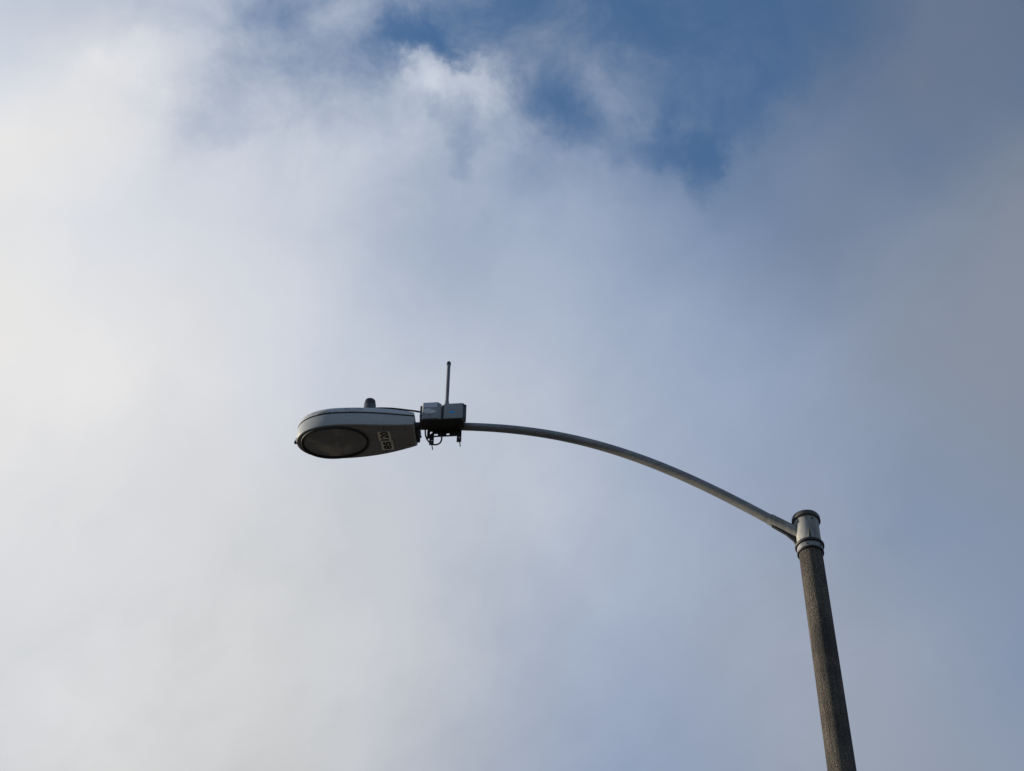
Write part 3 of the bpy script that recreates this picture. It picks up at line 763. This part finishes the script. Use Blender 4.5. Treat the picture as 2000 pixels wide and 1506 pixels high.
rm = obj('right_module', bm, 'case', radio)
bm = bmesh.new()
box(bm, Q(2.2255), Q(2.218), 0.030, 0.106, Z(9.772), Z(9.936), 0.002)
box(bm, Q(2.224), Q(2.204), 0.088, 0.100, Z(9.775), Z(9.932), 0.002)
for zz in (9.80, 9.925):
    tube(bm, [(Q(2.219), 0.1, Z(zz)), (Q(2.208), 0.1, Z(zz))], 0.006, 6)
    tube(bm, [(Q(2.222), 0.10, Z(zz)), (Q(2.222), 0.116, Z(zz))], 0.0045, 6)
obj('end_plate', bm, 'adapter', radio)
bm = bmesh.new()
box(bm, Q(2.502), Q(2.2275), 0.034, 0.126, Z(9.779), Z(9.7855), 0.002)
obj('underside_shade_plate', bm, 'bracket', radio)  # black plate added to make the modules' shaded underside dark
# labels, each a thin raised sheet
bm = bmesh.new(); box(bm, Q(2.492), Q(2.401), 0.1295, 0.1308, Z(9.893), Z(9.934), 0.0)
obj('blank_label', bm, 'window', radio, 0)
bm = bmesh.new()
prism(bm, [(Q(u), Z(z)) for u, z in ((2.500, 9.846), (2.4995, 9.868), (2.489, 9.880), (2.474, 9.882), (2.462, 9.886), (2.447, 9.883), (2.436, 9.872), (2.418, 9.863), (2.406, 9.856), (2.404, 9.846), (2.420, 9.840), (2.440, 9.837), (2.462, 9.836), (2.482, 9.840))], 0.1312, 0.1295)
for k in range(16):
    uu = 2.412 + 0.078 * random.random(); zz = 9.842 + 0.030 * random.random() * min(1, (uu - 2.40) / 0.035); w_ = random.uniform(0.003, 0.007)
    box(bm, Q(uu), Q(uu + w_), 0.1313 + k * 0.00003, 0.1300, Z(zz), Z(zz + random.uniform(0.0015, 0.003)), 0.0, 1)
st = obj('torn_sticker', bm, ['sticker', 'case'], radio, 0)
bm = bmesh.new(); box(bm, Q(2.452), Q(2.440), 0.1295, 0.1306, Z(9.8235), Z(9.8275))
box(bm, Q(2.4575), Q(2.4555), 0.1295, 0.1304, Z(9.806), Z(9.829))
obj('small_mark', bm, ['bracket'], radio, 0)
bm = bmesh.new(); prism(bm, [(Q(u), Z(z)) for u, z in ((2.3175, 9.8505), (2.316, 9.864), (2.3045, 9.866), (2.286, 9.8655), (2.277, 9.862), (2.279, 9.853), (2.286, 9.848), (2.305, 9.8475))], 0.1128, 0.1115)
obj('blue_label', bm, 'blue', radio, 0)
bm = bmesh.new(); box(bm, Q(2.3015), Q(2.2935), 0.1115, 0.1126, Z(9.8755), Z(9.8795))
obj('indicator', bm, 'bracket', radio, 0)
# antenna
bm = bmesh.new()
AU = 2.343
lathe(bm, [(0.030, Z(9.938)), (0.027, Z(9.944)), (0.016, Z(9.965)), (0.0135, Z(10.000)), (0.0115, Z(10.01))], cx=Q(AU), cy=0.074, n=28)
obj('antenna_base', bm, 'aerial', radio)
bm = bmesh.new()
lathe(bm, [(0.0118, Z(10.0)), (0.0125, Z(10.15)), (0.0122, Z(10.352))], cx=Q(AU), cy=0.074, n=28)
ant = obj('antenna', bm, 'aerial', radio)
bm = bmesh.new()
lathe(bm, [(0.0126, Z(10.3525)), (0.0150, Z(10.354)), (0.0150, Z(10.374)), (0.012, Z(10.383)), (0.005, Z(10.386))], cx=Q(AU), cy=0.074, n=28)
obj('antenna_tip', bm, 'plastic', ant)

# bracket under the arm: plate with cut-outs, two hanging legs with a hole each, threaded studs
def leg(u0, u1, z0, z1, hu, hz, y0, y1, r=0.0045, n=20):
    bm = bmesh.new()
    u0, u1 = max(u0, u1), min(u0, u1)
    front, back = [], []
    ring = [(hu + r * math.cos(2 * math.pi * k / n), hz + r * math.sin(2 * math.pi * k / n)) for k in range(n)]
    outer = []
    for (x, z) in ring:
        dx, dz = x - hu, z - hz
        t_ = 1e9
        if dx > 1e-9: t_ = min(t_, (u0 - hu) / dx)
        if dx < -1e-9: t_ = min(t_, (u1 - hu) / dx)
        if dz > 1e-9: t_ = min(t_, (z1 - hz) / dz)
        if dz < -1e-9: t_ = min(t_, (z0 - hz) / dz)
        outer.append((hu + dx * t_, hz + dz * t_))
    # add true corners by snapping the nearest ray to each
    for c in ((u0, z0), (u0, z1), (u1, z0), (u1, z1)):
        i = min(range(n), key=lambda j: (outer[j][0] - c[0]) ** 2 + (outer[j][1] - c[1]) ** 2)
        outer[i] = c
    rr = []
    for y, ps in ((y0, ring), (y0, outer), (y1, outer), (y1, ring)):
        rr.append([bm.verts.new((Q(x), y, Z(z))) for x, z in ps])
    for k in range(4):
        a, b_ = rr[k], rr[(k + 1) % 4]
        for i in range(n):
            bm.faces.new((a[i], a[(i + 1) % n], b_[(i + 1) % n], b_[i]))
    return bm
obj('hanging_leg', leg(2.4605, 2.4300, 9.664, 9.79, 2.4435, 9.7015, -0.004, 0.004, 0.0052), 'bracket', radio, 30)
obj('hanging_leg', leg(2.2735, 2.2425, 9.680, 9.79, 2.2560, 9.7195, -0.004, 0.004, 0.0052), 'bracket', radio, 30)
bm = bmesh.new()
box(bm, Q(2.4740), Q(2.2430), -0.002, 0.032, Z(9.7850), Z(9.800), 0.002)
box(bm, Q(2.4300), Q(2.2735), -0.0035, 0.0035, Z(9.7360), Z(9.7460), 0.001)
box(bm, Q(2.4300), Q(2.2735), -0.0035, 0.0035, Z(9.7640), Z(9.7850), 0.001)
box(bm, Q(2.4050), Q(2.3450), -0.004, 0.003, Z(9.7450), Z(9.7650), 0.001)
box(bm, Q(2.3250), Q(2.2735), -0.004, 0.003, Z(9.7450), Z(9.7650), 0.001)
box(bm, Q(2.4780), Q(2.4580), -0.006, 0.012, Z(9.7250), Z(9.7900), 0.003)
box(bm, Q(2.2600), Q(2.2430), 0.010, 0.090, Z(9.7720), Z(9.7850), 0.002)
box(bm, Q(2.5040), Q(2.2270), 0.028, 0.036, Z(9.786), Z(9.90), 0.002)
obj('clamp_bracket', bm, 'bracket', radio)
for u_, z_ in ((2.4430, 9.6700), (2.2540, 9.6870)):
    bm = bmesh.new()
    tube(bm, [(Q(u_), 0.012, Z(z_)), (Q(u_), -0.054, Z(z_))], 0.0036, 8)
    obj('stud', bm, 'bracket', radio)
for u_ in (2.4430, 2.2560):
    bm = bmesh.new()                       # saddle strap round the arm
    pts = [(Q(u_), 0.038 * math.cos(R(a_)), Z(9.838 + 0.038 * math.sin(R(a_)))) for a_ in range(-60, 241, 15)]
    tube(bm, pts, 0.005, 8)
    obj('strap', bm, 'bracket', radio)
bm = bmesh.new()
tube(bm, spline([(Q(2.4900), 0.02, Z(9.790)), (Q(2.4895), 0.0, Z(9.760)), (Q(2.4800), -0.006, Z(9.728)), (Q(2.4600), -0.010, Z(9.696)), (Q(2.4350), -0.011, Z(9.676)), (Q(2.4080), -0.008, Z(9.672)), (Q(2.3880), -0.006, Z(9.684)), (Q(2.3780), -0.004, Z(9.710)), (Q(2.3780), 0.0, Z(9.745)), (Q(2.3800), 0.010, Z(9.775))], 6), 0.0056, 10)
obj('looped_cable', bm, 'rubber', radio)
bm = bmesh.new()                           # power lead from the photocell adapter over the head to the box
tube(bm, spline([(Q(2.858), 0.0, Z(10.036)), (Q(2.80), 0.0, Z(10.034)), (Q(2.72), 0.002, Z(10.022)), (Q(2.62), 0.006, Z(9.996)), (Q(2.56), 0.012, Z(9.976)), (Q(2.512), 0.030, Z(9.942)), (Q(2.500), 0.038, Z(9.92))], 6), 0.0068, 10)
obj('power_lead', bm, 'rubber', radio)
